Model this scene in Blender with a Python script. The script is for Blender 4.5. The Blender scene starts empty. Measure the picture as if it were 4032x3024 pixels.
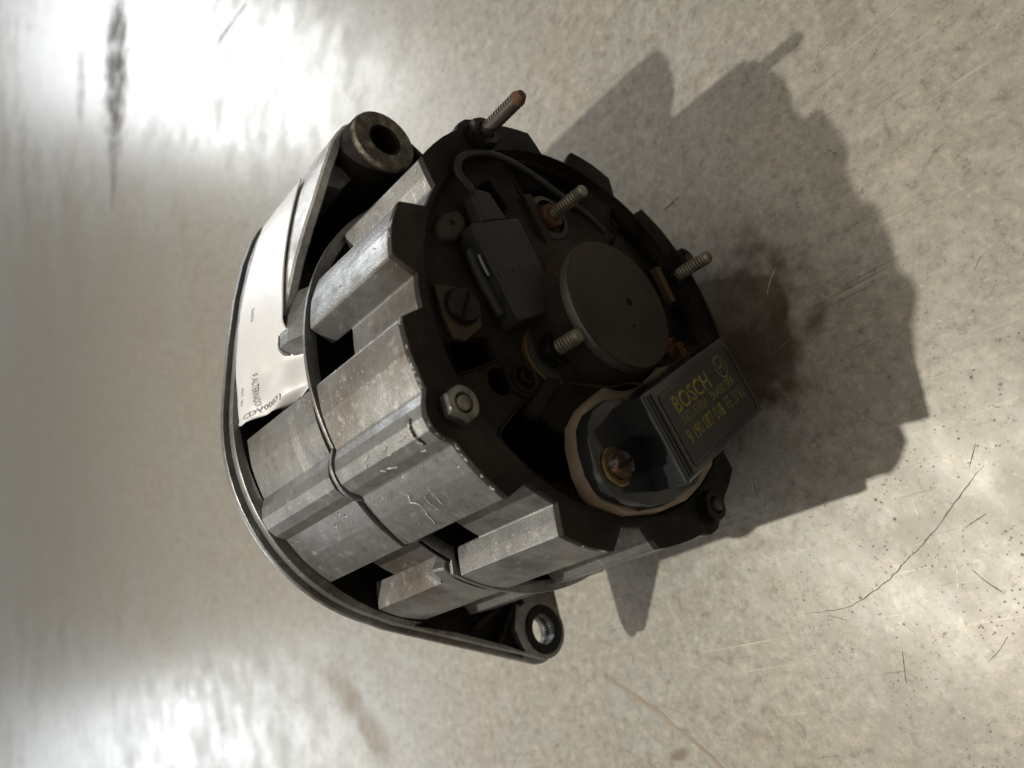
import bpy, bmesh, math, random
from mathutils import Vector, Matrix
from math import sin, cos, radians, pi, sqrt
random.seed(7)
S = 0.07                       # metres per casing radius
scene = bpy.context.scene
col = scene.collection

# ---------------------------------------------------------------- camera
cam_d = bpy.data.cameras.new('camera'); cam = bpy.data.objects.new('camera', cam_d); col.objects.link(cam)
cx, cy, cz = (0.5813885, -0.2404255, -0.7772920), (0.3827891, 0.9238356, 0.0005604), (0.7179553, -0.2978647, 0.6291397)
cl = Vector((2.0833375, -1.1510617, 3.3447470)) * S
cam.matrix_world = Matrix(((cx[0], cy[0], cz[0], cl.x), (cx[1], cy[1], cz[1], cl.y), (cx[2], cy[2], cz[2], cl.z), (0, 0, 0, 1)))
cam_d.sensor_width = 36; cam_d.lens = 27.23; cam_d.clip_start = 0.005; cam_d.clip_end = 200
cam_d.dof.use_dof = True; cam_d.dof.focus_distance = 3.28 * S; cam_d.dof.aperture_fstop = 11.0
scene.camera = cam

# ---------------------------------------------------------------- world and lamps
world = bpy.data.worlds.new('World'); scene.world = world; world.use_nodes = True
bg = world.node_tree.nodes['Background']
bg.inputs['Color'].default_value = (1.0, 0.88, 0.74, 1); bg.inputs['Strength'].default_value = 0.15
key_d = bpy.data.lights.new('work_lamp', 'POINT'); key = bpy.data.objects.new('work_lamp', key_d); col.objects.link(key)
key.location = Vector((-3.668, -1.213, 10.536)) * S * 1.18
key_d.energy = 21.5; key_d.color = (1.0, 0.93, 0.80); key_d.shadow_soft_size = 0.0085
def area_light(name, az, el, dist, w, h, power, color):
    d = bpy.data.lights.new(name, 'AREA'); o = bpy.data.objects.new(name, d); col.objects.link(o)
    v = Vector((cos(radians(az)) * cos(radians(el)), sin(radians(az)) * cos(radians(el)), sin(radians(el))))
    o.location = v * dist; d.shape = 'RECTANGLE'; d.size = w; d.size_y = h; d.energy = power; d.color = color
    o.rotation_euler = v.to_track_quat('Z', 'Y').to_euler()
    return o
area_light('window_light', 135, 17.5, 4.0, 0.66, 0.72, 29, (0.90, 0.95, 1.0))
area_light('window_light', 187, 15.0, 4.0, 1.1, 0.38, 23, (0.86, 0.93, 1.0))
area_light('overhead_fill', 0, 90, 2.7, 4.0, 4.0, 30, (1.0, 0.89, 0.74))  # unseen overhead panel, added to raise the ambient on the bench
scene.view_settings.view_transform = 'Standard'; scene.view_settings.look = 'None'
scene.view_settings.exposure = 0; scene.view_settings.gamma = 1

# ---------------------------------------------------------------- materials
class NT:
    def __init__(s, name):
        s.m = bpy.data.materials.new(name); s.m.use_nodes = True; s.t = s.m.node_tree
        s.b = s.t.nodes['Principled BSDF']; s.tc = s.t.nodes.new('ShaderNodeTexCoord')
    def n(s, typ, **k):
        nd = s.t.nodes.new(typ)
        for a, v in k.items():
            if a in nd.inputs: s.set(nd.inputs[a], v)
            else: setattr(nd, a, v)
        return nd
    def set(s, inp, v):
        if isinstance(v, bpy.types.NodeSocket): s.t.links.new(v, inp)
        else: inp.default_value = v
    def obj(s, sc=(1, 1, 1), rot=0, off=(0, 0, 0)):
        mp = s.n('ShaderNodeMapping'); s.set(mp.inputs['Vector'], s.tc.outputs['Object'])
        mp.inputs['Scale'].default_value = sc; mp.inputs['Rotation'].default_value = (0, 0, rot); mp.inputs['Location'].default_value = off
        return mp.outputs[0]
    def noise(s, scale, detail=6, rough=.6, vec=None, dist=0):
        nd = s.n('ShaderNodeTexNoise', Scale=scale, Detail=detail, Roughness=rough, Distortion=dist)
        s.set(nd.inputs['Vector'], vec or s.tc.outputs['Object']); return nd.outputs['Fac']
    def ramp(s, fac, a, b, v0=0., v1=1.):
        nd = s.n('ShaderNodeMapRange'); s.set(nd.inputs['Value'], fac)
        for k, v in zip(('From Min', 'From Max', 'To Min', 'To Max'), (a, b, v0, v1)): nd.inputs[k].default_value = v
        return nd.outputs[0]
    def mix(s, f, a, b):
        nd = s.n('ShaderNodeMix', data_type='RGBA')
        s.set(nd.inputs[0], f); s.set(nd.inputs[6], a if isinstance(a, bpy.types.NodeSocket) else (*a, 1)); s.set(nd.inputs[7], b if isinstance(b, bpy.types.NodeSocket) else (*b, 1))
        return nd.outputs[2]
    def math(s, op, a, b=0.):
        nd = s.n('ShaderNodeMath', operation=op); s.set(nd.inputs[0], a); s.set(nd.inputs[1], b); return nd.outputs[0]
    def bump(s, h, strength, dist):
        nd = s.n('ShaderNodeBump'); nd.inputs['Strength'].default_value = strength; nd.inputs['Distance'].default_value = dist
        s.set(nd.inputs['Height'], h); s.set(s.b.inputs['Normal'], nd.outputs[0])
    def out(s, **k):
        for a, v in k.items(): s.set(s.b.inputs[a.replace('_', ' ')], v if not (isinstance(v, tuple) and len(v) == 3) else (*v, 1))
        return s.m

def cast_alu(name, bigs=22, base=(.235, .238, .24), dirt=(.115, .09, .066), dirt_lo=.48, dirt_hi=.68, rough=(.30, .56), metal=.6):
    t = NT(name)
    grain = t.noise(1500, 3, .6); mid = t.noise(60, 7, .65); big = t.noise(bigs, 5, .6)
    c = t.mix(t.ramp(mid, .35, .68), tuple(x * .62 for x in base), tuple(x * 1.28 for x in base))
    c = t.mix(t.math('MULTIPLY', t.ramp(big, dirt_lo, dirt_hi), .8), c, dirt)
    gr = t.noise(260, 5, .7); c = t.mix(t.ramp(gr, .56, .70, 0, .55), c, tuple(x * 1.9 for x in base)); c = t.mix(t.ramp(gr, .44, .32, 0, .5), c, tuple(x * .35 for x in base))
    v = t.n('ShaderNodeTexVoronoi', Scale=420.0); t.set(v.inputs['Vector'], t.tc.outputs['Object'])
    spots = t.math('MULTIPLY', t.ramp(v.outputs['Distance'], .16, .08), t.ramp(t.noise(45, 4), .56, .62))
    c = t.mix(t.math('MULTIPLY', spots, .6), c, (.55, .54, .52))
    v2 = t.n('ShaderNodeTexVoronoi', Scale=260.0); t.set(v2.inputs['Vector'], t.tc.outputs['Object'])
    pits = t.math('MULTIPLY', t.ramp(v2.outputs['Distance'], .13, .05), t.ramp(t.noise(70, 3), .57, .63))
    c = t.mix(t.math('MULTIPLY', pits, .7), c, (.06, .05, .045))
    # fine directionless scuffs
    w = t.noise(26, 8, .7, t.obj((1, 1, 14), .4)); sc = t.math('MULTIPLY', t.ramp(w, .62, .68), t.ramp(t.noise(30, 2), .5, .62))
    c = t.mix(t.math('MULTIPLY', sc, .35), c, (.7, .69, .66))
    h = t.math('ADD', t.math('MULTIPLY', grain, .5), t.math('ADD', mid, t.math('MULTIPLY', pits, -1.5)))
    t.bump(h, .55, .00028)
    return t.out(Base_Color=c, Roughness=t.ramp(mid, .3, .7, rough[1], rough[0]), Metallic=metal)
ALU = cast_alu('cast_aluminium')
ALU_CLEAN = cast_alu('clean_cast_aluminium', base=(.55, .555, .56), dirt=(.36, .34, .32), dirt_lo=.6, dirt_hi=.85, rough=(.40, .58), metal=.4)

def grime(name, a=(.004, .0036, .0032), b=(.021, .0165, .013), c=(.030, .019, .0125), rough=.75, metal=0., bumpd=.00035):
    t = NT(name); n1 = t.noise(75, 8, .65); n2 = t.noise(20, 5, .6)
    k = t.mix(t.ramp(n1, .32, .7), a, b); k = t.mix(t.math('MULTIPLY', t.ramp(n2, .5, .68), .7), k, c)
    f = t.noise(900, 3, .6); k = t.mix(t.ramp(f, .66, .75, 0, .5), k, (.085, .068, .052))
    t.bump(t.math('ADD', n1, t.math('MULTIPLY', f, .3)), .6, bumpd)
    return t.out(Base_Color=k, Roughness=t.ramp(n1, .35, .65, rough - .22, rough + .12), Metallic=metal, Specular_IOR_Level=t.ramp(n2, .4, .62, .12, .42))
GRIME_AND_SHADE = grime('oily_grime_and_shade')  # rear-face grimes, tones also lowered for the shade on that side
RUSTY_AND_SHADE = grime('rusty_grime_and_shade', (.006, .0045, .0037), (.024, .0165, .012), (.038, .020, .0125))
DARK = grime('cavity_shade', (.002, .002, .002), (.006, .005, .0045), (.008, .006, .005), .9)  # near-black base puts the shade of cavities, slots and grooves into colour
BLACKISH = grime('dirty_black_metal', (.007, .007, .007), (.017, .016, .0145), (.026, .020, .015), .5, .3)
CAP = grime('dusty_cap_metal', (.030, .0245, .019), (.050, .041, .032), (.056, .045, .034), .62, .15, .00016)
RUST = grime('rust', (.05, .026, .016), (.13, .066, .037), (.17, .085, .045), .8)
def plain(name, c, rough, metal=0., c2=None, scale=80, bd=.00008, lo=.35, hi=.7, spec=.5):
    t = NT(name); n = t.noise(scale, 6, .65); k = t.mix(t.ramp(n, lo, hi), c, c2 or tuple(x * .6 for x in c))
    t.bump(t.noise(scale * 5, 4), .4, bd)
    return t.out(Base_Color=k, Roughness=t.ramp(n, .3, .7, rough * .8, min(1, rough * 1.25)), Metallic=metal, Specular_IOR_Level=spec)
STUD = plain('worn_zinc_thread', (.34, .32, .26), .45, .6, (.10, .085, .06), 160)
STUD_DK = plain('dark_steel_thread', (.060, .052, .047), .5, .45, (.07, .055, .045), 160)
NUT = plain('zinc_nut', (.27, .275, .26), .33, .8, (.09, .075, .055), 160)
BRASS = plain('brass', (.36, .27, .12), .34, .85, (.09, .06, .03), 200)
BRASS_DULL = plain('tarnished_brass', (.14, .095, .048), .5, .4, (.05, .032, .018), 120)
SCREW = plain('screw_steel', (.36, .37, .38), .35, .7, (.065, .03, .02), 120, lo=.42, hi=.56)
TAN = plain('tan_phenolic', (.36, .30, .225), .42, 0, (.18, .13, .09), 60)
BLACK = plain('black_plastic', (.009, .0095, .010), .36, 0, (.016, .0155, .014), 90)
BLACK_GLOSS = plain('glossy_black_plastic', (.016, .020, .024), .13, 0, (.03, .03, .03), 70)
SUPP = plain('matt_black_rubber', (.011, .0125, .0125), .55, 0, (.021, .021, .019), 140, .00025)
YELLOW = plain('yellow_print', (.26, .235, .04), .6, 0, (.10, .09, .02), 260)
YELLOW_DIM = plain('worn_yellow_print', (.19, .172, .06), .6, 0, (.07, .062, .028), 260)
INK = plain('faded_ink', (.10, .11, .13), .6, 0, (.40, .40, .42), 260)
SILVER = plain('bare_can_metal', (.22, .24, .25), .35, .8)
def paper():
    t = NT('label_paper'); n = t.noise(30, 5, .6); c = t.mix(t.ramp(n, .35, .7), (.72, .73, .76), (.62, .63, .655))
    g = t.noise(16, 3, .5); c = t.mix(t.ramp(g, .6, .75, 0, .25), c, (.6, .62, .60))
    t.bump(t.noise(40, 3), .5, .0006)
    return t.out(Base_Color=c, Roughness=.38)
PAPER = paper()

STAINS_AND_SHADE = [  # x, y, rx, ry, rotation, darkness, colour
    (-10.4, 10.3, 1.7, .95, 66, 1.0, (.10, .088, .074)), (-11.3, 8.6, .9, .22, 62, .9, (.12, .10, .08)), (-13.2, 12.2, 1.3, .5, 70, .6, (.15, .135, .115)), (-10.9, 9.4, 1.2, .55, 66, .8, (.12, .10, .08)),
    (-5.2, -1.28, .42, .20, -30, .5, (.24, .205, .165)), (-4.75, -1.62, .5, .17, -50, .5, (.24, .2, .16)), (-1.18, -1.98, .09, .035, 10, .8, (.17, .13, .10)),
    (1.08, 1.12, .16, .10, 30, .55, (.17, .14, .11)), (.06, -.03, .43, .42, 15, .92, (.062, .036, .021)), (-2.6, -.6, .5, .2, 20, .3, (.24, .22, .19)),  # darkest brown entry paints the contact shadow beside the casing
    (.83, .42, .16, .09, 60, .3, (.23, .20, .16)), (-.02, -1.9, .16, .07, 0, .25, (.25, .22, .18))]
def tabletop():
    t = NT('scuffed_workbench_metal'); O = t.tc.outputs['Object']
    big = t.noise(7, 5, .6); mot = t.noise(95, 5, .6, dist=.6); mot2 = t.noise(210, 5, .65, dist=.3); mid = t.noise(32, 5, .6); fine = t.noise(1100, 3, .6)
    c = t.mix(t.ramp(big, .42, .58), (.398, .380, .340), (.355, .362, .348))
    c = t.mix(t.ramp(mid, .40, .64, 0, .70), c, (.29, .27, .23))
    c = t.mix(t.ramp(mot, .42, .62, 0, .55), c, t.mix(t.ramp(mid, .42, .58), (.265, .235, .185), (.30, .295, .265)))
    c = t.mix(t.ramp(mot2, .53, .68, 0, .50), c, (.54, .49, .40))
    c = t.mix(t.ramp(mot2, .46, .32, 0, .60), c, (.185, .165, .13))
    mf = t.noise(520, 4, .65); c = t.mix(t.ramp(mf, .56, .70, 0, .5), c, (.17, .145, .11)); c = t.mix(t.ramp(mf, .43, .32, 0, .45), c, (.56, .52, .44))
    sp = None
    for sc, th, ns, lo, hi, am in ((620.0, .24, 60, .42, .60, .60), (380.0, .17, 40, .50, .62, .65), (150.0, .09, 30, .56, .64, .6)):
        v = t.n('ShaderNodeTexVoronoi', Scale=sc); t.set(v.inputs['Vector'], O); v.inputs['Randomness'].default_value = 1
        dd = t.math('ADD', v.outputs['Distance'], t.math('MULTIPLY', t.math('SUBTRACT', mot2, .5), .5))
        q = t.math('MULTIPLY', t.math('MULTIPLY', t.ramp(dd, th, th * .35), t.ramp(t.noise(ns, 3), lo, hi)), am)
        sp = q if sp is None else t.math('MAXIMUM', sp, q)
    c = t.mix(sp, c, (.125, .10, .075))
    scr = None
    for rot, amt in ((.5, .6), (1.35, .5), (-.6, .5), (2.2, .5), (.95, .45)):
        w = t.noise(20, 2, .4, t.obj((.5, 42, 1), rot, (rot, 0, 0))); q = t.math('MULTIPLY', t.math('MULTIPLY', t.ramp(w, .70, .725), t.ramp(t.noise(24, 2, .5, t.obj((1, 1, 1), 0, (rot, 2, 0))), .52, .6)), amt)
        scr = q if scr is None else t.math('MAXIMUM', scr, q)
    c = t.mix(scr, c, (.55, .51, .44))
    scd = None
    for rot in (.9, -1.1, .1):
        w = t.noise(22, 2, .4, t.obj((.8, 36, 1), rot, (3, rot, 0))); q = t.math('MULTIPLY', t.ramp(w, .70, .73), t.ramp(t.noise(30, 2), .5, .6))
        scd = q if scd is None else t.math('MAXIMUM', scd, q)
    c = t.mix(t.math('MULTIPLY', scd, .55), c, (.14, .115, .09))
    # stains and the painted contact shadow, each with its own shape
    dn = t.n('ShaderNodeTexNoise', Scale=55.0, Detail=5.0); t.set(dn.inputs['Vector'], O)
    stain_shade_all = None; brk = t.noise(38, 5, .7)
    for (x, y, rx, ry, rot, amt, colr) in STAINS_AND_SHADE:
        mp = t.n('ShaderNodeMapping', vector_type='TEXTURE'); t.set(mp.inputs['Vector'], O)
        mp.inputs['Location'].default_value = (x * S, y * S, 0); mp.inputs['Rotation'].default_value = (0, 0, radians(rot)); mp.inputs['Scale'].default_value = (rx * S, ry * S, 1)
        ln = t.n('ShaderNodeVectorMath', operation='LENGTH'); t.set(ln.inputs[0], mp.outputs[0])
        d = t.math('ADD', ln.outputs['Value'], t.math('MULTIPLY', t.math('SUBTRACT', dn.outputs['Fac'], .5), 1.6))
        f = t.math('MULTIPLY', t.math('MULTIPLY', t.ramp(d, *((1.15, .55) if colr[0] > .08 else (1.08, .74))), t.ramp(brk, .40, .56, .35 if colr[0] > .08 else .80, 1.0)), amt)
        c = t.mix(f, c, colr); stain_shade_all = f if stain_shade_all is None else t.math('MAXIMUM', stain_shade_all, f)
    r = t.ramp(mid, .38, .62, .32, .42); r = t.math('ADD', r, t.math('MULTIPLY', t.math('MAXIMUM', sp, stain_shade_all), .4))
    r = t.math('ADD', r, t.math('ADD', t.ramp(big, .4, .6, -.04, .04), t.ramp(mot2, .4, .6, -.015, .015)))
    h = t.math('ADD', t.math('ADD', mot, mot2), t.math('ADD', t.math('MULTIPLY', fine, .35), t.math('MULTIPLY', sp, -1.2)))
    t.bump(h, .10, .00020)
    return t.out(Base_Color=c, Roughness=r, Metallic=.12, Specular_IOR_Level=.5)
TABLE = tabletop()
FLOOR = plain('dark_floor_concrete', (.06, .055, .05), .8, 0, (.04, .036, .032), 3)
SCR_DARK = plain('dark_scratch', (.19, .16, .13), .7, 0, (.22, .19, .15), 120)
SCR_TAN = plain('brown_streak', (.26, .205, .15), .6, 0, (.33, .28, .22), 90)
SCR_PALE = plain('pale_scratch', (.55, .52, .47), .4, .2, (.42, .39, .35), 120)

# ---------------------------------------------------------------- object helpers (casing coordinates, unit = casing radius)
NRM = Vector((0.99825416, -0.00161653, -0.05904251)); OFF = NRM * 0.98643
ROT = Matrix(((0.05904243, -0.0000956, 0.99825547), (-0.00161935, -0.9999987, 0.0), (0.99825416, -0.00161653, -0.05904251)))
root = bpy.data.objects.new('alternator', None); col.objects.link(root)
root.matrix_world = ROT.to_4x4(); root.empty_display_size = .02
root['label'] = 'used vehicle alternator in ribbed cast aluminium lying on the scuffed workbench'; root['category'] = 'alternator'

def link(name, me, mat, parent=None, smooth=False):
    mats = mat if isinstance(mat, (list, tuple)) else [mat]
    for m in mats: me.materials.append(m)
    o = bpy.data.objects.new(name, me); col.objects.link(o)
    o.parent = parent or root
    if o.parent == root: o.location = OFF * S
    if smooth:
        for p in me.polygons: p.use_smooth = True
        if smooth != 'all': me.set_sharp_from_angle(angle=radians(35))
    return o
def mesh_of(verts, faces, name='m'):
    me = bpy.data.meshes.new(name); me.from_pydata([Vector(v) * S for v in verts], [], faces); me.update(); return me
def bevel(o, w, seg=2, ang=30):
    b = o.modifiers.new('bevel', 'BEVEL'); b.width = w * S; b.segments = seg; b.limit_method = 'ANGLE'; b.angle_limit = radians(ang); b.harden_normals = False
    return o
def curve_mesh(cu):
    o = bpy.data.objects.new('tmp', cu); col.objects.link(o)
    dg = bpy.context.evaluated_depsgraph_get(); me = bpy.data.meshes.new_from_object(o.evaluated_get(dg))
    bpy.data.objects.remove(o); bpy.data.curves.remove(cu); return me
def plate_mesh(outer, holes, z0, z1, bev=0.):
    cu = bpy.data.curves.new('c', 'CURVE'); cu.dimensions = '2D'; cu.fill_mode = 'BOTH'
    for pts in [outer] + list(holes):
        sp = cu.splines.new('POLY'); sp.points.add(len(pts) - 1); sp.use_cyclic_u = True
        for p, q in zip(sp.points, pts): p.co = (q[0] * S, q[1] * S, 0, 1)
    cu.extrude = max((z1 - z0) / 2 - bev, 1e-5) * S; cu.bevel_depth = bev * S; cu.bevel_resolution = 1; cu.offset = -bev * S
    me = curve_mesh(cu); me.transform(Matrix.Translation((0, 0, (z0 + z1) / 2 * S)))
    bm = bmesh.new(); bm.from_mesh(me); bmesh.ops.remove_doubles(bm, verts=bm.verts, dist=1e-7); bmesh.ops.recalc_face_normals(bm, faces=bm.faces); bm.to_mesh(me); bm.free()
    me.materials.clear(); return me
def P(r, a): return (r * cos(radians(a)), r * sin(radians(a)))
def circ(c, r, n=40, a0=0): return [(c[0] + r * cos(2 * pi * i / n + a0), c[1] + r * sin(2 * pi * i / n + a0)) for i in range(n)]
def lathe_mesh(c, prof, n=48, wob=0.):
    v, f = [], []; m = len(prof)
    for i in range(n):
        a = 2 * pi * i / n
        for r, z in prof:
            k = r * (1 + wob * random.uniform(-1, 1)); v.append((c[0] + k * cos(a), c[1] + k * sin(a), z))
    for i in range(n):
        for j in range(m - 1):
            a, b = i * m + j, ((i + 1) % n) * m + j; f.append((a, b, b + 1, a + 1))
    me = mesh_of(v, f)
    bm = bmesh.new(); bm.from_mesh(me); bmesh.ops.remove_doubles(bm, verts=bm.verts, dist=1e-7); bmesh.ops.recalc_face_normals(bm, faces=bm.faces); bm.to_mesh(me); bm.free(); return me
def thread_mesh(c, r, z0, z1, pitch=.0155, depth=.10, tip=.02, n=28, cone=.75, plain_top=0.):
    rows = int((z1 - z0) / pitch * 6); v, f = [], []
    for j in range(rows + 1):
        z = z0 + (z1 - z0) * j / rows
        for i in range(n):
            ph = (z / pitch - i / n) % 1.0; saw = abs(ph - .5) * 2
            zt = (z - (z1 - tip)) / tip; k = r * (1 - depth * saw)
            if z > z1 - tip - plain_top: k = r * .93
            if zt > 0: k = min(k, r * (1 - (1 - cone) * zt))
            k *= 1 + random.uniform(-.012, .012)
            v.append((c[0] + k * cos(2 * pi * i / n), c[1] + k * sin(2 * pi * i / n), z))
    for j in range(rows):
        for i in range(n): a = j * n + i; b = j * n + (i + 1) % n; f.append((a, b, b + n, a + n))
    f.append(tuple(rows * n + i for i in range(n)))
    return mesh_of(v, f)
def hex_mesh(c, R, z0, z1, hole, a0=0.):
    """hexagon nut with chamfered corners and a threaded bore"""
    n = 48; v, f = [], []; ap = R * cos(pi / 6)
    def rh(a): q = (a - a0) % (pi / 3) - pi / 6; return ap / cos(q)
    ch = .12 * R
    for i in range(n):
        a = 2 * pi * i / n; k = rh(a); ex = max(0., k - ap * 1.02)
        rows = [(k, z0), (k, z1 - ex * .6 - .004), (min(k, ap * 1.02) , z1 - .001), (ap * .93, z1), (hole * 1.15, z1), (hole, z1 - .01), (hole, z0 + .005)]
        v += [(c[0] + q * cos(a), c[1] + q * sin(a), z) for q, z in rows]
    m = 7
    for i in range(n):
        for j in range(m - 1): a, b = i * m + j, ((i + 1) % n) * m + j; f.append((a, b, b + 1, a + 1))
    return mesh_of(v, f)
def tube_mesh(pts, r, n=10, sub=6):
    pts = [Vector(p) for p in pts]; path = []
    q = [pts[0]] + pts + [pts[-1]]
    for i in range(1, len(q) - 2):
        for k in range(sub):
            t = k / sub; a, b, c_, d = q[i - 1], q[i], q[i + 1], q[i + 2]
            path.append(.5 * ((2 * b) + (-a + c_) * t + (2 * a - 5 * b + 4 * c_ - d) * t * t + (-a + 3 * b - 3 * c_ + d) * t ** 3))
    path.append(pts[-1]); v, f = [], []
    for i, p in enumerate(path):
        tg = (path[min(i + 1, len(path) - 1)] - path[max(i - 1, 0)]).normalized(); s1 = tg.cross(Vector((0, 0, 1))); s1 = s1.normalized() if s1.length > 1e-3 else Vector((1, 0, 0)); s2 = tg.cross(s1)
        for j in range(n): a = 2 * pi * j / n; v.append(p + (s1 * cos(a) + s2 * sin(a)) * r)
    for i in range(len(path) - 1):
        for j in range(n): a = i * n + j; b = i * n + (j + 1) % n; f.append((a, b, b + n, a + n))
    f.append(tuple(range(n))); f.append(tuple((len(path) - 1) * n + j for j in range(n)))
    return mesh_of(v, f)
def box_mesh(c, sx, sy, z0, z1, rot=0.):
    pts = [(-sx / 2, -sy / 2), (sx / 2, -sy / 2), (sx / 2, sy / 2), (-sx / 2, sy / 2)]; r = radians(rot)
    q = [(c[0] + x * cos(r) - y * sin(r), c[1] + x * sin(r) + y * cos(r)) for x, y in pts]
    return loft_mesh([(q, z0), (q, z1)])
def loft_mesh(levels):
    n = len(levels[0][0]); v, f = [], []
    for pts, z in levels: v += [(x, y, (z(x, y) if callable(z) else z)) for x, y in pts]
    for k in range(len(levels) - 1):
        for i in range(n): a = k * n + i; b = k * n + (i + 1) % n; f.append((a, b, b + n, a + n))
    f.append(tuple(reversed(range(n)))); f.append(tuple((len(levels) - 1) * n + i for i in range(n)))
    return mesh_of(v, f)
def join(meshes):
    bm = bmesh.new()
    for m in meshes: bm.from_mesh(m)
    me = bpy.data.meshes.new('j'); bm.to_mesh(me); bm.free(); return me

# ---------------------------------------------------------------- casing outline (angle, radius)
OUT = [(-90.1, .865), (-87, .965), (-77.5, .98), (-70.2, .985), (-68.2, 1.012), (-65, 1.022), (-61.8, 1.012), (-59.8, .988), (-51, .985), (-42.4, .982), (-37.7, .875),
       (-29, .875), (-25.3, .985), (-18, .995), (-10.9, .99), (-8.0, .888), (1.0, .893), (3.4, .992), (10.7, 1.005), (18.9, 1.010), (20.8, 1.040), (23, 1.062), (25.7, 1.066), (28, 1.052), (30.2, 1.022),
       (36.6, 1.022), (45.2, 1.012), (47.6, .905), (57, .90), (60.0, 1.006), (66.5, 1.006), (74.2, .995), (77.7, .893), (86.1, .89), (89.5, .98), (100, .99), (107.5, 1.0), (110.5, 1.03), (114, 1.035),
       (117.5, 1.01), (124, .98), (134.5, .972), (137, .895), (147, .885), (149.5, .98), (157, .98), (164, .98), (167.5, .88), (176.5, .88), (179.5, .965), (190, .975), (202, .98),
       (206, .992), (210, .98), (218, .975), (226.7, .960), (228.7, .869), (238.2, .866), (241.1, .960), (249, .965), (256.6, .957), (259.6, .864)]
def dense(out, step=2.5):
    res = []
    for i, (a, r) in enumerate(out):
        b, r2 = out[(i + 1) % len(out)]
        if b < a: b += 360
        res.append((a, r, True)); k = int((b - a) // step)
        for j in range(1, k + 1):
            t = j / (k + 1); res.append((a + (b - a) * t, r + (r2 - r) * t, False))
    return res
DO = dense(OUT)
def shell(zs, scales, windows, skip=None, rfun=None):
    """skin of a casting: rows along the axis; windows = set of (row, predicate)"""
    v, f = [], []; n = len(DO)
    for z, s in zip(zs, scales):
        for a, r, _ in DO:
            rr = rfun(a, r, z) if rfun else r; v.append((*P(rr * s, a), z))
    for k in range(len(zs) - 1):
        for i in range(n):
            a, r, _ = DO[i]; b, r2, _ = DO[(i + 1) % n]
            if b < a: b += 360
            mid = (a + b) / 2
            if windows(k, mid, (r + r2) / 2, r < .91 and r2 < .91): continue
            p, q = k * n + i, k * n + (i + 1) % n; f.append((p, q, q + n, p + n))
    me = mesh_of(v, f); bm = bmesh.new(); bm.from_mesh(me)
    bmesh.ops.delete(bm, geom=[x for x in bm.verts if not x.link_faces], context='VERTS')
    bmesh.ops.recalc_face_normals(bm, faces=bm.faces); bm.to_mesh(me); bm.free(); return me
def thicken(o, t):
    m = o.modifiers.new('wall', 'SOLIDIFY'); m.thickness = t * S; m.offset = 0.0; m.use_even_offset = False
    # shift outward shell to nominal radius: offset measured from the skin inwards
    return m

# ---- rear housing
me = shell([-.022, -.06, -.25, -.47, -.612, -.622], [1.0, 1.0, 1.004, 1.009, 1.013, 1.013],
           lambda k, a, r, gap: k >= 3 and gap)
for p in me.polygons:      # make sure the skin faces outwards
    pass
o = link('rear_housing', me, ALU); s_ = thicken(o, .016); s_.offset = -1.0; bevel(o, .007, 2, 28)
rear_housing = o
# machined end face of the rear housing
outline = [P(r * 1.0022 - random.uniform(0, .0018), a) for a, r, _ in dense(OUT, 1.2)]
o = link('end_face', plate_mesh(outline, [circ((0, 0), .8565, 96)], -.03, .0, .0012), GRIME_AND_SHADE, smooth=True)
o = link('end_face_lip', lathe_mesh((0, 0), [(.8565, -.05), (.856, -.014), (.848, -.011), (.843, -.045)], 96), RUSTY_AND_SHADE, smooth=True)
# recessed bearing shield with ventilation openings
def sector(r0, r1, a0, a1, rad=.03, n=5):
    pts = []
    corners = [(r1, a0), (r1, a1), (r0, a1), (r0, a0)]
    outer = [P(r1, a0 + (a1 - a0) * i / n) for i in range(n + 1)]; inner = [P(r0, a1 + (a0 - a1) * i / n) for i in range(n + 1)]
    raw = [Vector(p) for p in outer + inner]; n4 = len(raw); raw = outer + [tuple(Vector(outer[-1]).lerp(Vector(inner[0]), k)) for k in (.5,)] + inner + [tuple(Vector(inner[-1]).lerp(Vector(outer[0]), k)) for k in (.5,)]
    # round corners by chaikin passes on corner neighbourhood
    for _ in range(3):
        new = []
        m = len(raw)
        for i in range(m):
            p, q = Vector(raw[i]), Vector(raw[(i + 1) % m]); new.append(tuple(p.lerp(q, .25))); new.append(tuple(p.lerp(q, .75)))
        raw = new
    return raw
def inset_pts(raw):
    return raw
vents = [sector(.595, .81, 8.5, 18.2), sector(.60, .825, 36.0, 66), sector(.635, .82, -109, -74.5), sector(.685, .84, -152, -123),
         sector(.66, .83, -183, -167), sector(.60, .75, -62, -53), sector(.60, .82, 128, 152)]
hole = circ((.580, .272), .055, 28)
shield = link('bearing_shield', plate_mesh(circ((0, 0), .850, 120), vents + [hole, circ((0, 0), .2, 40)], -.085, -.040, .006), RUSTY_AND_SHADE, smooth=True)
for raw in vents[:6]:      # raised lips round the openings
    c = Vector((sum(p[0] for p in raw) / len(raw), sum(p[1] for p in raw) / len(raw)))
    big = [tuple(c + (Vector(p) - c) * 1.035) for p in raw]
    link('vent_lip', plate_mesh(big, [[tuple(c + (Vector(p) - c) * .985) for p in raw]], -.075, -.030, .004), BLACKISH if raw is vents[1] else RUSTY_AND_SHADE, shield, smooth=True)
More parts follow.
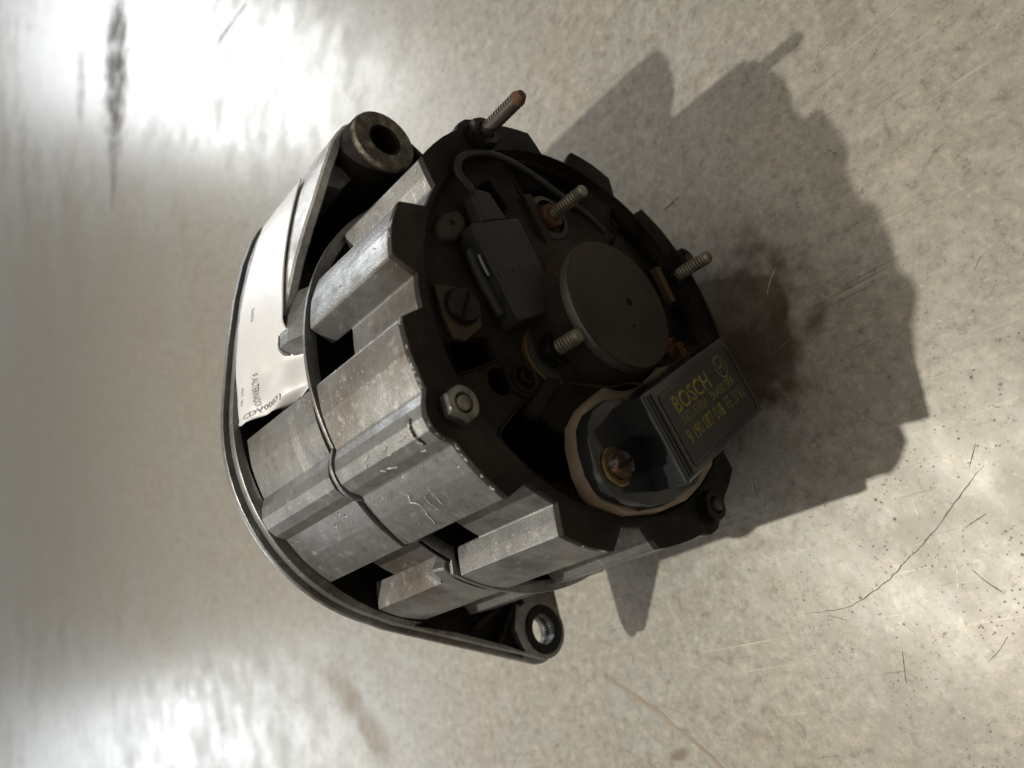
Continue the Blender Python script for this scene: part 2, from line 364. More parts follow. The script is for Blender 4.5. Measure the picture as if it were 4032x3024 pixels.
# inner webs and dark interior seen through openings
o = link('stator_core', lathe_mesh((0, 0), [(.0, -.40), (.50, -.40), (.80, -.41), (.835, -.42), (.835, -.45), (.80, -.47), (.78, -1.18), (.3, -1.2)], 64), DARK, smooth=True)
vv = []
for i in range(36):      # copper winding bundles inside
    a = i * 10 + 2; c = P(.70, a); vv.append(lathe_mesh(c, [(.012, -.40), (.045, -.38), (.050, -.26), (.03, -.22), (.0, -.215)], 10))
o = link('stator_windings', join(vv), plain('varnished_copper', (.34, .11, .06), .35, .2, (.06, .025, .015), 60)); o['kind'] = 'stuff'
# hub
link('bearing_hub', lathe_mesh((0, 0), [(.47, -.05), (.44, -.035), (.37, -.005), (.335, .03), (.315, .11), (.30, .125)], 72, .004), RUSTY_AND_SHADE, smooth=True)
for a, r0, w in ((-20, .36, .05), (40, .35, .05), (100, .38, .06), (160, .36, .05), (-75, .36, .05), (-130, .36, .05)):
    c = P(.50, a); link('hub_web', box_mesh(c, .28, w, -.05, -.012, a), RUSTY_AND_SHADE); 
cap = link('bearing_cap', lathe_mesh((.008, 0), [(.275, .12), (.289, .126), (.294, .14), (.294, .168), (.287, .178), (.20, .1795), (.0, .180)], 84), CAP, smooth=True)
link('cap_rim', lathe_mesh((.008, 0), [(.292, .122), (.2965, .128), (.2965, .164), (.291, .172)], 84), plain('rubbed_lit_cap_edge', (.13, .13, .125), .5, .5, (.045, .038, .032), 130), cap, smooth=True)  # rubbed edge, made paler to carry the highlight on the cap's side
link('centre_dimple', lathe_mesh((-.045, -.012), [(.017, .1812), (.010, .1815), (.0001, .1813)], 18), DARK, cap)
link('centre_dimple', lathe_mesh((-.03, .10), [(.007, .1808), (.004, .181), (.0001, .181)], 12), DARK, cap)

link('vent_shade_sheet', plate_mesh(circ((0, 0), .975, 90), [], -.658, -.646), DARK)  # added black sheet, gives the seam openings their interior shade

# ---- seam ring between the castings
def ring_outline(s, drop=0.):
    pts = []
    for i in range(240):
        a = -90 + i * 1.5; r = 1.018
        for b, w, h in ((25.2, 6.2, .060), (-65, 6.2, .02), (114, 5.5, .03), (-154, 5, .0)):
            d = (a - b + 180) % 360 - 180
            if abs(d) < w: r = 1.018 + h * sqrt(1 - (d / w) ** 2)
        if 46.5 < a < 57.5: r = .965
        elif 45.5 < a <= 46.5: r = .99
        if abs(((a - 180 + 180) % 360) - 180) < 40: r = min(r, .985)
        pts.append(P((r - drop) * s, a))
    return pts
ring = link('seam_ring', plate_mesh(ring_outline(1), [ring_outline(1, .055)], -.659, -.637, .004), ALU, smooth=True)

# ---- front housing
def frule(k, a, r, gap):
    a = (a + 180) % 360 - 180
    if -97 < a < -29.5: return True
    if k >= 4 and gap: return True
    if 54 < a < 59.4 and k == 0: return True
    if -29.5 <= a <= -7.5 and k >= 2: return True
    return False
def ffun(a, r, z):
    q = (a + 180) % 360 - 180
    if -29.5 <= q <= -7 and r > .95: return r + .03 * min(1, max(0, (-z - .668) / .1))
    return r
me = shell([-.668, -.76, -.83, -.885, -1.10, -1.262, -1.27], [1.015, 1.017, 1.018, 1.022, 1.028, 1.032, 1.022], frule, rfun=ffun)
o = link('front_housing', me, ALU); s_ = thicken(o, .035); s_.offset = -1.0; bevel(o, .012, 3, 28)
# keyed locating lug beside the seam
link('locating_lug', loft_mesh([([P(.90, 55.5), P(1.005, 55.7), P(1.028, 59.0), P(.94, 60.5)], -.735), ([P(.90, 56.0), P(1.0, 57.0), P(1.026, 61.0), P(.94, 61.5)], -.672)]), ALU)
bevel(bpy.data.objects['locating_lug'], .008)
# rounded end cover of the short lobe
tip = []
for z, s in ((-.84, 1.0), (-.87, .985), (-.895, .955), (-.905, .93)):
    tip.append(([P(.90, -28.5)] + [P(1.045 * s, a) for a in (-25, -22, -18, -14, -11.2)] + [P(.90, -8.2)], z))
bevel(link('lobe_end', loft_mesh(tip), ALU, smooth=True), .03, 4, 25)

# ---- drive end flange with both mounting ears
UE = (.52, -1.12); LE = (-.475, 1.17)
def arc(c, r, a0, a1, n=10): return [(c[0] + r * cos(radians(a0 + (a1 - a0) * i / n)), c[1] + r * sin(radians(a0 + (a1 - a0) * i / n))) for i in range(n + 1)]
def flange_outline(g=0.):
    pts = arc(UE, .185 + g, -150, -28, 12)
    pts += [(.745, -1.14), (.79, -1.07), (.86, -.92), (.935, -.70), (1.0, -.45), (1.045, -.24)]
    for a in range(-6, 64, 4): pts.append(P({True: 1.075 + .03 * sin(radians((a + 6) * 2.6))}[True] + g, a))
    pts += [(.44 + g, .985 + g)] + arc(LE, .168 + g, 76, 196, 14)
    pts += [P(1.05 + g, a) for a in range(128, 252, 5)] + [(-.18, -1.06)]
    return pts
fo = flange_outline(); 
flange = link('mounting_flange', plate_mesh(fo, [circ(LE, .0796, 32), circ(UE, .07, 32)], -1.405, -1.368, .006), ALU, smooth=True)
def shrink(pts, d):
    n = len(pts); r = []
    for i in range(n):
        p, q, s = Vector(pts[i - 1]), Vector(pts[i]), Vector(pts[(i + 1) % n])
        t = (s - p).normalized(); r.append(tuple(q - Vector((t.y, -t.x)) * d))
    return r
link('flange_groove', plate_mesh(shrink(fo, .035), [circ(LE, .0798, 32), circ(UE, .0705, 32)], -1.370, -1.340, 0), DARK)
pocket = [(.30, 1.03), (.02, 1.115), (-.20, 1.19), (-.29, 1.20), (-.33, 1.10), (-.42, 1.0), (-.52, .99), (-.60, .95), (-.62, .88), (-.40, .95), (-.1, 1.02), (.15, 1.02)]
def inset_pocket():
    return [(.36, 1.0), (.10, 1.085), (-.18, 1.20), (-.325, 1.272), (-.30, 1.20), (-.285, 1.13), (-.33, 1.02), (-.44, .965), (-.58, 1.0), (-.60, .92), (-.60, .80), (-.30, .92), (.05, .965)]
link('flange_rim', plate_mesh(shrink(fo, .016), [inset_pocket(), circ((0, 0), .80, 60), circ(LE, .0796, 32), circ(UE, .0702, 32)], -1.342, -1.292, .006), [ALU], smooth=True)
link('ear_pocket', plate_mesh(shrink(inset_pocket(), -.01), [], -1.343, -1.337), GRIME_AND_SHADE)
ear = link('lower_mounting_ear', lathe_mesh(LE, [(.134, -1.338), (.130, -1.292), (.123, -1.284), (.086, -1.284), (.0795, -1.290), (.0795, -1.405)], 56), BLACKISH, smooth=True)
for p, q, w in (((-.02, 1.08), (-.28, .98), .028), ((-.36, 1.02), (-.30, .90), .028), ((-.15, 1.18), (-.40, .90), .02)):
    d = Vector(q) - Vector(p); link('ear_rib', box_mesh(((p[0] + q[0]) / 2, (p[1] + q[1]) / 2), d.length, w, -1.335, -1.275, math.degrees(math.atan2(d.y, d.x))), GRIME_AND_SHADE)
# bridge of casting between the lower ear and the body
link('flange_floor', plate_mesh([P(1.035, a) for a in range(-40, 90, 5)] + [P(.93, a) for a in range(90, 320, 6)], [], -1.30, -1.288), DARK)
link('drive_shaft', lathe_mesh((0, 0), [(.30, -1.40), (.30, -1.47), (.12, -1.49), (.12, -1.75), (.10, -1.77)], 40), NUT, smooth=True)

# ---- upper mounting ear: long boss, outer wall and inner web
def ear_wall(line, rear, z0, t, name, mat):
    """vertical casting wall following line; rear = z of the far edge at every point"""
    v, f = [], []; n = len(line)
    for i, (x, y) in enumerate(line):
        p = Vector(line[max(i - 1, 0)]); q = Vector(line[min(i + 1, n - 1)]); d = (q - p).normalized(); nn = Vector((-d.y, d.x))
        if nn.dot(Vector((x, y))) > 0: nn = -nn
        for ox, z in ((0, z0), (0, rear[i] - .012), (.010, rear[i]), (t - .008, rear[i]), (t, rear[i] - .012), (t, z0)):
            v.append((x + nn.x * ox, y + nn.y * ox, z))
    for i in range(n - 1):
        for k in range(6): a = i * 6 + k; b = i * 6 + (k + 1) % 6; f.append((a, b, b + 6, a + 6))
    f.append(tuple(range(6))); f.append(tuple((n - 1) * 6 + k for k in range(6)))
    me = mesh_of(v, f); bm = bmesh.new(); bm.from_mesh(me); bmesh.ops.recalc_face_normals(bm, faces=bm.faces); bm.to_mesh(me); bm.free(); return link(name, me, mat, smooth=True)
wall_line = [(.545, -1.300), (.60, -1.283), (.65, -1.250), (.69, -1.205), (.722, -1.155), (.755, -1.08), (.80, -.985), (.85, -.86), (.90, -.72), (.945, -.57), (.975, -.44), (.995, -.34)]
wall_rear = [-.56, -.56, -.56, -.57, -.575, -.585, -.585, -.60, -.65, -.71, -.76, -.80]
ear_wall(wall_line, wall_rear, -1.30, .05, 'upper_ear_wall', ALU_CLEAN)
web_line = [(.47, -1.298), (.40, -1.255), (.345, -1.19), (.265, -1.120), (.12, -1.03), (-.02, -.97)]
ear_wall(web_line, [-.48, -.48, -.48, -.48, -.49, -.52], -1.30, .045, 'upper_ear_web', GRIME_AND_SHADE)
boss = link('upper_mounting_ear', lathe_mesh(UE, [(.176, -1.34), (.170, -.60), (.165, -.475), (.156, -.455), (.082, -.452), (.073, -.462), (.070, -1.40)], 64), [GRIME_AND_SHADE], smooth=True)
cr = cast_alu('chipped_ear_face', bigs=230, base=(.22, .205, .16), dirt=(.045, .035, .028), dirt_lo=.40, dirt_hi=.55, rough=(.5, .7), metal=.35)
link('ear_face', lathe_mesh(UE, [(.1656, -.478), (.1572, -.452), (.150, -.449), (.084, -.449), (.0705, -.462)], 64), cr, boss, smooth=True)
link('ear_bushing', lathe_mesh(UE, [(.0700, -.60), (.0700, -.455), (.077, -.447), (.082, -.447), (.084, -.450)], 48), RUSTY_AND_SHADE, boss, smooth=True)
link('ear_gusset', loft_mesh([([(.60, -1.0), (.745, -1.06), (.83, -.88), (.70, -.86)], -1.3), ([(.60, -1.02), (.73, -1.06), (.80, -.93), (.70, -.92)], -.62)]), ALU)

# ---- rows of parts on the rear face
def stud(c, r, z0, z1, mat, nut=None, label=None, **k):
    s = link('terminal_stud', thread_mesh(c, r, z0, z1, **k), mat, smooth='all')
    if label: s['label'] = label
    return s
s1 = stud((.045, -.530), .0295, -.06, .200, STUD, plain_top=.03, tip=.012)
link('nut', hex_mesh((.045, -.530), .062, -.045, .002, .030, .3), RUST, s1)
link('insulator', lathe_mesh((.045, -.530), [(.115, -.05), (.11, -.025), (.085, -.018), (.08, -.045), (.03, -.045)], 40), BLACK, s1, True)
s2 = stud((.292, .150), .0335, -.03, .155, STUD, pitch=.017)
link('nut', hex_mesh((.292, .150), .078, -.01, .040, .034, .2), BLACKISH, s2)
link('insulator', lathe_mesh((.292, .150), [(.120, -.06), (.120, -.012), (.10, -.008), (.04, -.008)], 48), BLACK, s2, True)
link('brass_washer', lathe_mesh((.292, .150), [(.136, -.045), (.138, -.018), (.130, -.012), (.120, -.014), (.119, -.045)], 56), BRASS_DULL, s2, True)
s3 = stud((-.800, -.340), .034, -.06, .190, STUD, pitch=.017)
link('nut', hex_mesh((-.800, -.340), .066, -.04, .0, .035, .1), BLACKISH, s3)
link('terminal_bar', box_mesh((-.625, -.255), .19, .040, -.02, .012, -78), BRASS_DULL, s3)

for i, a in enumerate((-65.2, 24.8, 114.6, -154.3)):
    c = P(.938 if i else .925, a)
    top = (.295, .052, .06, .06)[i]
    b = link('through_bolt', thread_mesh(c, .030 if i else .033, -.01, top, cone=.55 if i == 0 else .9, tip=.03 if i == 0 else .008, plain_top=0.), STUD_DK if i != 1 else STUD, smooth='all')
    if i == 0: b['label'] = 'long dark threaded bolt with a rusty tip'
    link('nut', hex_mesh(c, .072, .002, .062 if i == 0 else .048, .034, radians(a) + (.35, .1, .5, .2)[i]), NUT if i == 1 else BLACKISH, b)
    link('washer', lathe_mesh(c, [(.074, .0012), (.076, .006), (.07, .0075), (.035, .0075)], 32), BLACKISH, b, True)
    if i == 0: link('rusty_tip', lathe_mesh(c, [(.0335, .262), (.0325, .275), (.024, .292), (.021, .299), (.001, .301)], 20, .02), RUST, b, True)

# screw tag near the upper left of the shield
tag = link('screw_plate', plate_mesh([(.80, -.10), (.795, .03), (.77, .12), (.715, .125), (.62, .06), (.60, -.03), (.63, -.10)], [], -.045, -.018, .006), plain('brown_tag_metal', (.075, .05, .029), .55, .3, (.028, .019, .013), 70), smooth=True)
sc = link('slotted_screw', lathe_mesh((.70, -.012), [(.075, -.020), (.075, -.004), (.066, .010), (.001, .012)], 40), BLACKISH, tag, True)
link('screw_slot', box_mesh((.70, -.012), .125, .016, .004, .0135, 62), DARK, tag)
# cast lug with a small pit
lug = link('cast_lug', loft_mesh([([(.60, -.46), (.69, -.42), (.745, -.35), (.72, -.29), (.64, -.30), (.575, -.35), (.56, -.42)], -.06), ([(.605, -.45), (.685, -.41), (.735, -.345), (.71, -.295), (.64, -.31), (.585, -.355), (.57, -.41)], .0)]), CAP)
bevel(lug, .02, 3)
link('pit', lathe_mesh((.655, -.375), [(.014, .0006), (.0001, .001)], 14), DARK, lug)
# hollow rivet with its small plate
rv = link('rivet_plate', plate_mesh([(.56, .22), (.54, .31), (.48, .345), (.40, .33), (.36, .27), (.40, .20), (.50, .17)], [], -.042, -.028, .005), RUSTY_AND_SHADE, smooth=True)
link('hollow_rivet', lathe_mesh((.463, .262), [(.065, -.028), (.064, -.018), (.055, -.013), (.047, -.02), (.046, -.028), (.028, -.028), (.027, -.012), (.02, -.008)], 36), RUSTY_AND_SHADE, rv, True)
# embossed terminal letters cast in the shield
def text_mesh(s, size, ext=.0, res=3, shear=0., spacing=1., bold=0.):
    cu = bpy.data.curves.new('t', 'FONT'); cu.body = s; cu.size = size; cu.extrude = ext; cu.resolution_u = res; cu.shear = shear; cu.space_character = spacing; cu.offset = bold
    me = curve_mesh(cu); me.materials.clear(); return me
def place_text(name, s, pos, u, size, mat, parent, sx=1., spacing=1., ext=.0006, bold=0.):
    """letters lying on a plane z = const; u = reading direction (2D)"""
    me = text_mesh(s, 1., 0, spacing=spacing, bold=bold); u = Vector(u).normalized(); w = Vector((-u.y, u.x)); 
    bm = bmesh.new(); bm.from_mesh(me)
    r = bmesh.ops.extrude_face_region(bm, geom=bm.faces[:]); 
    for x in [g for g in r['geom'] if isinstance(g, bmesh.types.BMVert)]: x.co.z += ext / size
    for x in bm.verts:
        q = u * (x.co.x * size * sx) + w * (x.co.y * size); x.co = Vector(((pos[0] + q.x) * S, (pos[1] + q.y) * S, (pos[2] + x.co.z * size) * S))
    bmesh.ops.recalc_face_normals(bm, faces=bm.faces); bm.to_mesh(me); bm.free()
    return link(name, me, mat, parent)
place_text('cast_letters', 'B+', (.78, .395, -.0002), (-.75, -.65), .07, BLACKISH, shield)

# suppression capacitor with its lead
su = Vector((-.105, .372)).normalized(); sv = Vector((-su.y, su.x))
sc_ = Vector((.425, -.19))
def sp(a, b): q = sc_ + su * a + sv * b; return (q.x, q.y)
body = link('suppression_capacitor', loft_mesh([([sp(-.20, -.145), sp(.23, -.14), sp(.23, .148), sp(-.20, .145)], -.045), ([sp(-.20, -.14), sp(.225, -.135), sp(.225, .145), sp(-.20, .14)], .062)]), SUPP)
bevel(body, .012, 3)
nk = link('cable_boot', loft_mesh([([sp(-.20, -.07), sp(-.20, .085), sp(-.335, .06), sp(-.36, -.01), sp(-.33, -.05)], -.02), ([sp(-.20, -.065), sp(-.20, .08), sp(-.33, .055), sp(-.35, -.01), sp(-.325, -.045)], .055)]), SUPP, body)
bevel(nk, .014, 3)
can = link('capacitor_can', tube_mesh([(*sp(-.12, -.140), -.01), (*sp(.02, -.150), -.01), (*sp(.17, -.140), -.01)], .026, 14), SUPP, body, 'all')
link('bare_metal_strip', tube_mesh([(*sp(-.075, -.150), .030), (*sp(-.03, -.155), .032), (*sp(.015, -.150), .030)], .008, 10), SILVER, body, 'all')
lead = link('lead_wire', tube_mesh([(*sp(-.33, .0), .02), (.545, -.535, .03), (.585, -.60, .03), (.555, -.675, .03), (.45, -.735, .02), (.33, -.765, .01), (.18, -.755, -.005), (.03, -.715, -.02), (-.10, -.665, -.03), (-.25, -.60, -.035), (-.34, -.53, -.04)], .017, 12), SUPP, body, 'all')
for k in range(-2, 3):      # worn raised rows moulded in the lid, too worn to read
    for j in range(7):
        if random.random() < .25: continue
        c = sp(.02 + j * .026, k * .042 + random.uniform(-.004, .004)); b_ = box_mesh(c, random.uniform(.012, .018), random.uniform(.014, .024),   .0612, .0634, math.degrees(math.atan2(su.y, su.x)))
        if 'rows' not in globals(): rows = []
        rows.append(b_)
o = link('moulded_marks', join(rows), SUPP, body); o['kind'] = 'stuff'

# ---- voltage regulator: tan base, glossy foot with screw, box with printed panel
tanp = [(.245, .40), (.318, .47), (.348, .55), (.355, .66), (.338, .735), (.308, .78), (.17, .838), (-.03, .845), (-.21, .815), (-.34, .76), (-.47, .68), (-.56, .56), (-.55, .40), (-.40, .20), (0.0, .26)]
reg = link('regulator_base', plate_mesh(tanp, [], -.035, .038, .006), TAN, smooth=True)
TL, TR, BR, BL = Vector((.235, .462)), Vector((-.468, .172)), Vector((-.608, .492)), Vector((.118, .806))
foot = [(.20, .40), (.295, .445), (.345, .50), (.367, .58), (.366, .68), (.345, .735), (.31, .775), (.22, .81), (.13, .835), (.03, .835), (-.06, .815), (-.22, .765), (-.35, .66), (-.20, .36)]
ft = link('regulator_foot', plate_mesh(foot, [], .038, .112, .014), BLACK_GLOSS, reg, smooth=True)
def lp(a, b): q = TL + (TR - TL) * a + (BL - TL) * b; return (q.x, q.y)
def box_pts(g, d0=0.):
    q = [lp(g + d0, g), lp(g + d0 + .0, .36), lp(g + d0 * 2.2, .47), lp(g + d0 * 2.2, .66), lp(g + d0, .76), lp(g + d0, 1 - g), lp(.5, 1 - g), lp(1 - g, 1 - g), lp(1 - g, g), lp(.5, g)]
    return q
rb = link('regulator_box', loft_mesh([(box_pts(.0, .10), .05), (box_pts(.0, .06), .16), (box_pts(0., .012), .262), (box_pts(.0, 0.), .292), (box_pts(.012, 0.), .300)]), BLACK_GLOSS, reg)
bevel(rb, .008, 2)
for i, g in enumerate((.045, .075)):      # moulded steps at the end of the box
    d = Vector(lp(g, .04)) - Vector(lp(g, .96)); c = (Vector(lp(g, .04)) + Vector(lp(g, .96))) / 2
    bevel(link('moulded_ridge', box_mesh(c, d.length, .010, .300, .306, math.degrees(math.atan2(d.y, d.x))), BLACK, rb), .003)
def frame(a0, b0, a1, b1, t=.006):
    return plate_mesh([lp(a0, b0), lp(a0 + .02, b0 - .03)][:0] + [lp(a0, b0 + .04), lp(a0, b1 - .04), lp(a0 + .02, b1), lp(a1 - .02, b1), lp(a1, b1 - .04), lp(a1, b0 + .04), lp(a1 - .02, b0), lp(a0 + .02, b0)],
                      [[lp(a0 + t, b0 + .045), lp(a0 + t, b1 - .045), lp(a0 + .024, b1 - 2 * t), lp(a1 - .024, b1 - 2 * t), lp(a1 - t, b1 - .045), lp(a1 - t, b0 + .045), lp(a1 - .024, b0 + 2 * t), lp(a0 + .024, b0 + 2 * t)]], .3005, .3035)
link('panel_border', frame(.115, .10, .955, .93), BLACK, rb)
link('panel', plate_mesh([lp(.125, .13), lp(.125, .90), lp(.95, .90), lp(.95, .13)], [], .2995, .3008), BLACK, rb)
ud = (TR - TL).normalized(); 
place_text('printed_text', 'BOSCH', (*lp(.20, .385), .3012), ud, .098, YELLOW, rb, 1.02, bold=.018)
place_text('printed_text', 'INDÚSTRIA', (*lp(.20, .52), .3012), ud, .058, YELLOW_DIM, rb, .80)
place_text('printed_text', 'BRASILEIRA', (*lp(.55, .52), .3012), ud, .058, YELLOW_DIM, rb, .80)
place_text('printed_text', '9 190 087 018', (*lp(.185, .72), .3012), ud, .078, YELLOW, rb, .72, bold=.006)
place_text('printed_text', 'EE 28 V3', (*lp(.66, .72), .3012), ud, .078, YELLOW_DIM, rb, .62)
# armature emblem: ring with an H shaped armature
ec = Vector(lp(.80, .27)); 
link('printed_emblem', plate_mesh(circ(ec, .050, 36), [circ(ec, .043, 36)], .3010, .3018), YELLOW_DIM, rb)
for off, ln, w in ((-.018, .05, .007), (.018, .05, .007)):
    c = ec + ud * off; link('printed_emblem', box_mesh(c, w, ln, .3010, .3018, math.degrees(math.atan2(ud.y, ud.x))), YELLOW_DIM, rb)
link('printed_emblem', box_mesh(ec, .036, .007, .3010, .3018, math.degrees(math.atan2(ud.y, ud.x))), YELLOW_DIM, rb)
rs_c = (.262, .672)
rs = link('regulator_screw', lathe_mesh(rs_c, [(.052, .12), (.052, .150), (.044, .166), (.001, .170)], 36), SCREW, reg, True)
link('screw_slot', box_mesh(rs_c, .10, .015, .158, .1715, 20), DARK, reg)
link('brass_washer', lathe_mesh(rs_c, [(.076, .114), (.078, .120), (.072, .126), (.054, .127)], 44), BRASS, reg, True)
# crumb of orange sealing compound and torn gasket thread near the cap
v = []
for i in range(9):
    c = (-.50 + random.uniform(-.05, .05), .10 + random.uniform(-.03, .03)); v.append(lathe_mesh(c, [(.018, -.02), (.022, .03), (.010, .05 + random.uniform(0, .03))], 7, .2))
o = link('sealant_residue', join(v), plain('orange_sealant', (.22, .10, .035), .7, 0, (.10, .05, .02), 200)); 
link('gasket_thread', tube_mesh([(.30, .30, .03), (.16, .345, .10), (.05, .335, .12), (.0, .36, .19), (-.12, .30, .23), (-.28, .235, .25), (-.42, .17, .25)], .005, 6), RUSTY_AND_SHADE)

# chalk-like scuffs and a chisel cut on the casing
def on_skin(a, z, h=.0006):
    best = None
    q = [(x, r) for x, r, _ in DO]
    a2 = a
    for i in range(len(q)):
        x0, r0 = q[i]; x1, r1 = q[(i + 1) % len(q)]
        if x1 < x0: x1 += 360
        for k in (0, 360):
            if x0 <= a2 + k <= x1: best = r0 + (r1 - r0) * (a2 + k - x0) / max(x1 - x0, 1e-6)
    s = 1.0 + .015 * min(1, -z / .62) if z > -.63 else 1.02
    return Vector((*P(best * s + h, a), z))
def strip(path, w, name, mat, parent):
    pts = [on_skin(a, z) for a, z in path]; fine = []
    for i in range(len(pts) - 1):
        for k in range(5): fine.append(pts[i].lerp(pts[i + 1], k / 5) + Vector((0, 0, random.uniform(-.004, .004))))
    fine.append(pts[-1]); v, f = [], []
    for i, p in enumerate(fine):
        t = (fine[min(i + 1, len(fine) - 1)] - fine[max(i - 1, 0)]).normalized(); n = Vector((p.x, p.y, 0)).normalized(); s = t.cross(n)
        ww = w * random.uniform(.35, 1.) * (1 if 0 < i < len(fine) - 1 else .2); v += [p - s * ww, p + s * ww, p + n * .0012]
    for i in range(len(fine) - 1): a = i * 3; f += [(a, a + 2, a + 5, a + 3), (a + 2, a + 1, a + 4, a + 5)]
    return link(name, mesh_of(v, f), mat, parent)
PALE = plain('bright_scuff', (.62, .61, .58), .5, .2, (.38, .37, .35), 300)
strip([(34.6, -.385), (36.4, -.40), (38.0, -.37), (40.4, -.385), (43.5, -.40)], .0036, 'scuff', PALE, rear_housing)
strip([(36.5, -.315), (38.5, -.325), (40.8, -.315)], .003, 'scuff', PALE, rear_housing)
strip([(35.5, -.275), (37.5, -.27), (40.5, -.275)], .0032, 'scuff', PALE, rear_housing)
for _ in range(9):
    a = random.uniform(21, 29); z = random.uniform(-.45, -.12); strip([(a, z), (a + random.uniform(-1, 1), z - random.uniform(.01, .05))], .0035, 'scuff', PALE, rear_housing)
for _ in range(6):
    a = random.choice([random.uniform(5, 18), random.uniform(31, 44), random.uniform(-24, -12)]); z = random.uniform(-.58, -.1); strip([(a, z), (a + random.uniform(-1.5, 1.5), z - random.uniform(.005, .04))], .0028, 'scuff', PALE, rear_housing)
strip([(22.0, -.095), (23.4, -.103), (25.0, -.106), (26.6, -.101), (27.6, -.094)], .011, 'chisel_cut', DARK, rear_housing)
strip([(22.4, -.112), (24, -.118), (26, -.117), (27.4, -.108)], .004, 'scuff', PALE, rear_housing)

for _ in range(26):      # bright chips along the machined rim
    a = random.choice([random.uniform(4, 19), random.uniform(20, 29), random.uniform(31, 44), random.uniform(-24, -12), random.uniform(61, 73)])
    z = -random.uniform(.010, .022); w_ = random.uniform(.3, 1.1); strip([(a - w_, z), (a, z - .004), (a + w_, z)], random.uniform(.002, .005), 'scuff', PALE, rear_housing)

# ---- paper label stuck on the outer wall of the upper ear and curling into the casing groove
lab_line = [(.752, -1.105), (.80, -1.0), (.85, -.875), (.90, -.735), (.945, -.585), (.977, -.45), (1.003, -.32), (1.022, -.20), (1.035, -.10), (1.035, -.035), (1.02, .005)]
def lab_pt(s, t):
    """s 0..1 along the label (ear -> groove), t 0..1 across (flange -> rear)"""
    x = s * (len(lab_line) - 1); i = min(int(x), len(lab_line) - 2); k = x - i
    q = [Vector(lab_line[max(i - 1, 0)]), Vector(lab_line[i]), Vector(lab_line[i + 1]), Vector(lab_line[min(i + 2, len(lab_line) - 1)])]
    p = .5 * ((2 * q[1]) + (-q[0] + q[2]) * k + (2 * q[0] - 5 * q[1] + 4 * q[2] - q[3]) * k * k + (-q[0] + 3 * q[1] - 3 * q[2] + q[3]) * k ** 3)
    z0 = -1.285
    zr = -.84 + .065 * min(1, s / .55) + .04 * max(0, (s - .62) / .38) - .12 * max(0, (s - .93) / .07)
    if s > .90: q = (s - .90) / .10; e = 1 - sqrt(max(0, 1 - q * q)); z0 += .10 * e; zr -= .08 * e
    z = z0 + (zr - z0) * t
    out = Vector((p.x, p.y)).normalized()
    lift = .007 + .010 * sin(s * 17) * (t * (1 - t)) * 2
    if s > .61:      # sinks towards the casing floor at the rear side, curls up at the flange side
        g = min(1, (s - .61) / .14); g = g * g * (3 - 2 * g); lift -= .10 * g * t ** 1.15; lift += .010 * sin((t * 2.2 + s) * 6) * g
        lift += .03 * max(0, (s - .9) / .1) * (1 - t)
    p = p + out * lift
    return Vector((p.x, p.y, z))
nu, nv = 72, 26; v = [lab_pt(i / nu, j / nv) for i in range(nu + 1) for j in range(nv + 1)]
f = [(i * (nv + 1) + j, (i + 1) * (nv + 1) + j, (i + 1) * (nv + 1) + j + 1, i * (nv + 1) + j + 1) for i in range(nu) for j in range(nv)]
me = mesh_of(v, f); me.flip_normals(); label = link('paper_label', me, PAPER, smooth='all')
m = label.modifiers.new('t', 'SOLIDIFY'); m.thickness = .004 * S; m.offset = 0
def label_text(s, st0, size, direction, mat, sx=1.):
    """direction 'rear': reads from flange to rear; 'along': reads along the label"""
    me = text_mesh(s, 1., res=2); bm = bmesh.new(); bm.from_mesh(me); bmesh.ops.subdivide_edges(bm, edges=bm.edges[:], cuts=1)
    L = 1.42; Wd = .5
    for x in bm.verts:
        a, b = x.co.x * size * sx, x.co.y * size
        if direction == 'rear': s_, t_ = st0[0] - b / L, st0[1] + a / Wd
        else: s_, t_ = st0[0] + a / L, st0[1] + b / Wd
        p = lab_pt(min(max(s_, 0), 1), min(max(t_, 0), 1)); q = p + Vector((p.x, p.y, 0)).normalized() * .0045; x.co = q * S
    bm.to_mesh(me); bm.free(); return link('printed_text', me, mat, label)
label_text('CDV00871', (.945, .12), .10, 'rear', INK, .60)
label_text('F.ALTERNADOR', (.70, .30), .050, 'along', INK, .75)
label_text('0603', (.45, .33), .045, 'along', INK, .8)
label_text('ALT. 28V', (.72, .08), .045, 'along', INK, .8)

# ---------------------------------------------------------------- workbench
tc = [(-36.0, -6.0), (-31.6, 3.5), (-26.2, 15.8), (-24.0, 22.0), (-20.0, 42.0), (14, 42), (14, -30), (-44, -30)]
tc = [(-37.5, -1.2), (-34.9, 3.6), (-32.2, 9.6), (-30.6, 14.9), (-24.0, 46.0), (14, 42), (14, -22), (-42, -22)]
verts = [(x * S, y * S, 0) for x, y in tc] + [(x * S, y * S, -.03) for x, y in tc]; n = len(tc)
me = bpy.data.meshes.new('workbench_top'); me.from_pydata(verts, [], [tuple(reversed(range(n)))] + [(i, (i + 1) % n, n + (i + 1) % n, n + i) for i in range(n)] + [tuple(range(n, 2 * n))])
bm = bmesh.new(); bm.from_mesh(me); bmesh.ops.recalc_face_normals(bm, faces=bm.faces); bm.to_mesh(me); bm.free()
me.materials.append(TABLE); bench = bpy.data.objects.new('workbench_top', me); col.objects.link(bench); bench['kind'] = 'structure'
b = bench.modifiers.new('b', 'BEVEL'); b.width = .004; b.segments = 3; b.limit_method = 'ANGLE'
me = bpy.data.meshes.new('floor'); me.from_pydata([(-40, -40, -.9), (40, -40, -.9), (40, 40, -.9), (-40, 40, -.9)], [], [(0, 1, 2, 3)]); me.materials.append(FLOOR)
fl = bpy.data.objects.new('floor', me); col.objects.link(fl); fl['kind'] = 'structure'
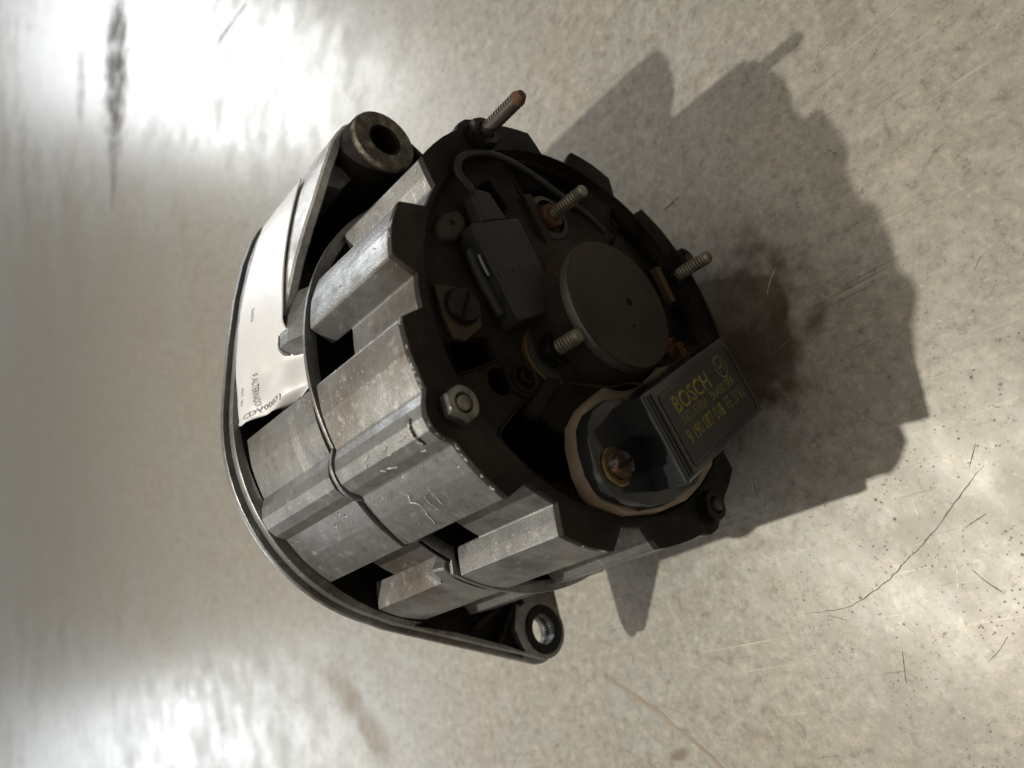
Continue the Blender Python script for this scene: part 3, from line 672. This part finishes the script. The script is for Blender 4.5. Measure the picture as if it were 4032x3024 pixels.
def table_strip(name, path, w, mat, jit=.006, taper=True, z=.00012):
    pts = []; q = [Vector(path[0])] + [Vector(p) for p in path] + [Vector(path[-1])]
    for i in range(1, len(q) - 2):
        for k in range(8):
            t = k / 8; a, b_, c, d = q[i - 1], q[i], q[i + 1], q[i + 2]
            pts.append(.5 * ((2 * b_) + (-a + c) * t + (2 * a - 5 * b_ + 4 * c - d) * t * t + (-a + 3 * b_ - 3 * c + d) * t ** 3))
    pts.append(Vector(path[-1])); v, f = [], []; m = len(pts)
    for i, p in enumerate(pts):
        t = (pts[min(i + 1, m - 1)] - pts[max(i - 1, 0)]).normalized(); s = Vector((-t.y, t.x)); k = (min(1, 4 * min(i, m - 1 - i) / m + .15) if taper else 1) * w * random.uniform(.45, 1.2)
        p = p + s * random.uniform(-jit, jit); v += [((p.x - s.x * k) * S, (p.y - s.y * k) * S, z), ((p.x + s.x * k) * S, (p.y + s.y * k) * S, z)]
    for i in range(m - 1): a = i * 2; f.append((a, a + 1, a + 3, a + 2))
    me = bpy.data.meshes.new(name); me.from_pydata(v, [], f); me.materials.append(mat)
    o = bpy.data.objects.new(name, me); col.objects.link(o); o.parent = bench; return o
table_strip('scratch', [(.859, -.985), (.759, -1.05), (.582, -1.176), (.41, -1.273), (.274, -1.345), (.081, -1.401), (-.161, -1.392)], .0024, SCR_DARK, .003)
table_strip('streak', [(-1.60, -1.50), (-1.531, -1.557), (-1.3, -1.708), (-1.1, -1.868), (-.921, -2.026), (-.80, -2.16)], .014, SCR_TAN, .004)
for a, b_, w, m_ in (((-.141, .808), (-.012, .822), .006, SCR_DARK), ((.256, .071), (.358, .183), .003, SCR_PALE), ((-.157, -.706), (-.18, -.813), .004, SCR_PALE), ((-4.62, 6.54), (-6.026, 6.951), .03, SCR_DARK)):
    mid = ((a[0] + b_[0]) / 2 + random.uniform(-.01, .01), (a[1] + b_[1]) / 2); table_strip('scratch', [a, mid, b_], w, m_, .001)
hairs = [(.547, -1.068), (.833, -.938), (.746, -1.18), (.593, -1.36), (.7, -1.41), (.633, -1.658), (.7, -1.701), (.241, -1.682)]
for k in range(20):
    h = hairs[k] if k < len(hairs) else (random.uniform(-.5, 1.3), random.uniform(-2.0, .9))
    a = random.uniform(0, pi); L = random.uniform(.02, .06) * (1 if k >= len(hairs) else 1.3); d = Vector((cos(a), sin(a))) * L; nn = Vector((-d.y, d.x)) * random.uniform(-.12, .12); h = Vector(h)
    table_strip('scratch', [h - d, h + nn, h + d], random.uniform(.0010, .0024), SCR_DARK if k % 3 else SCR_PALE, .0005)
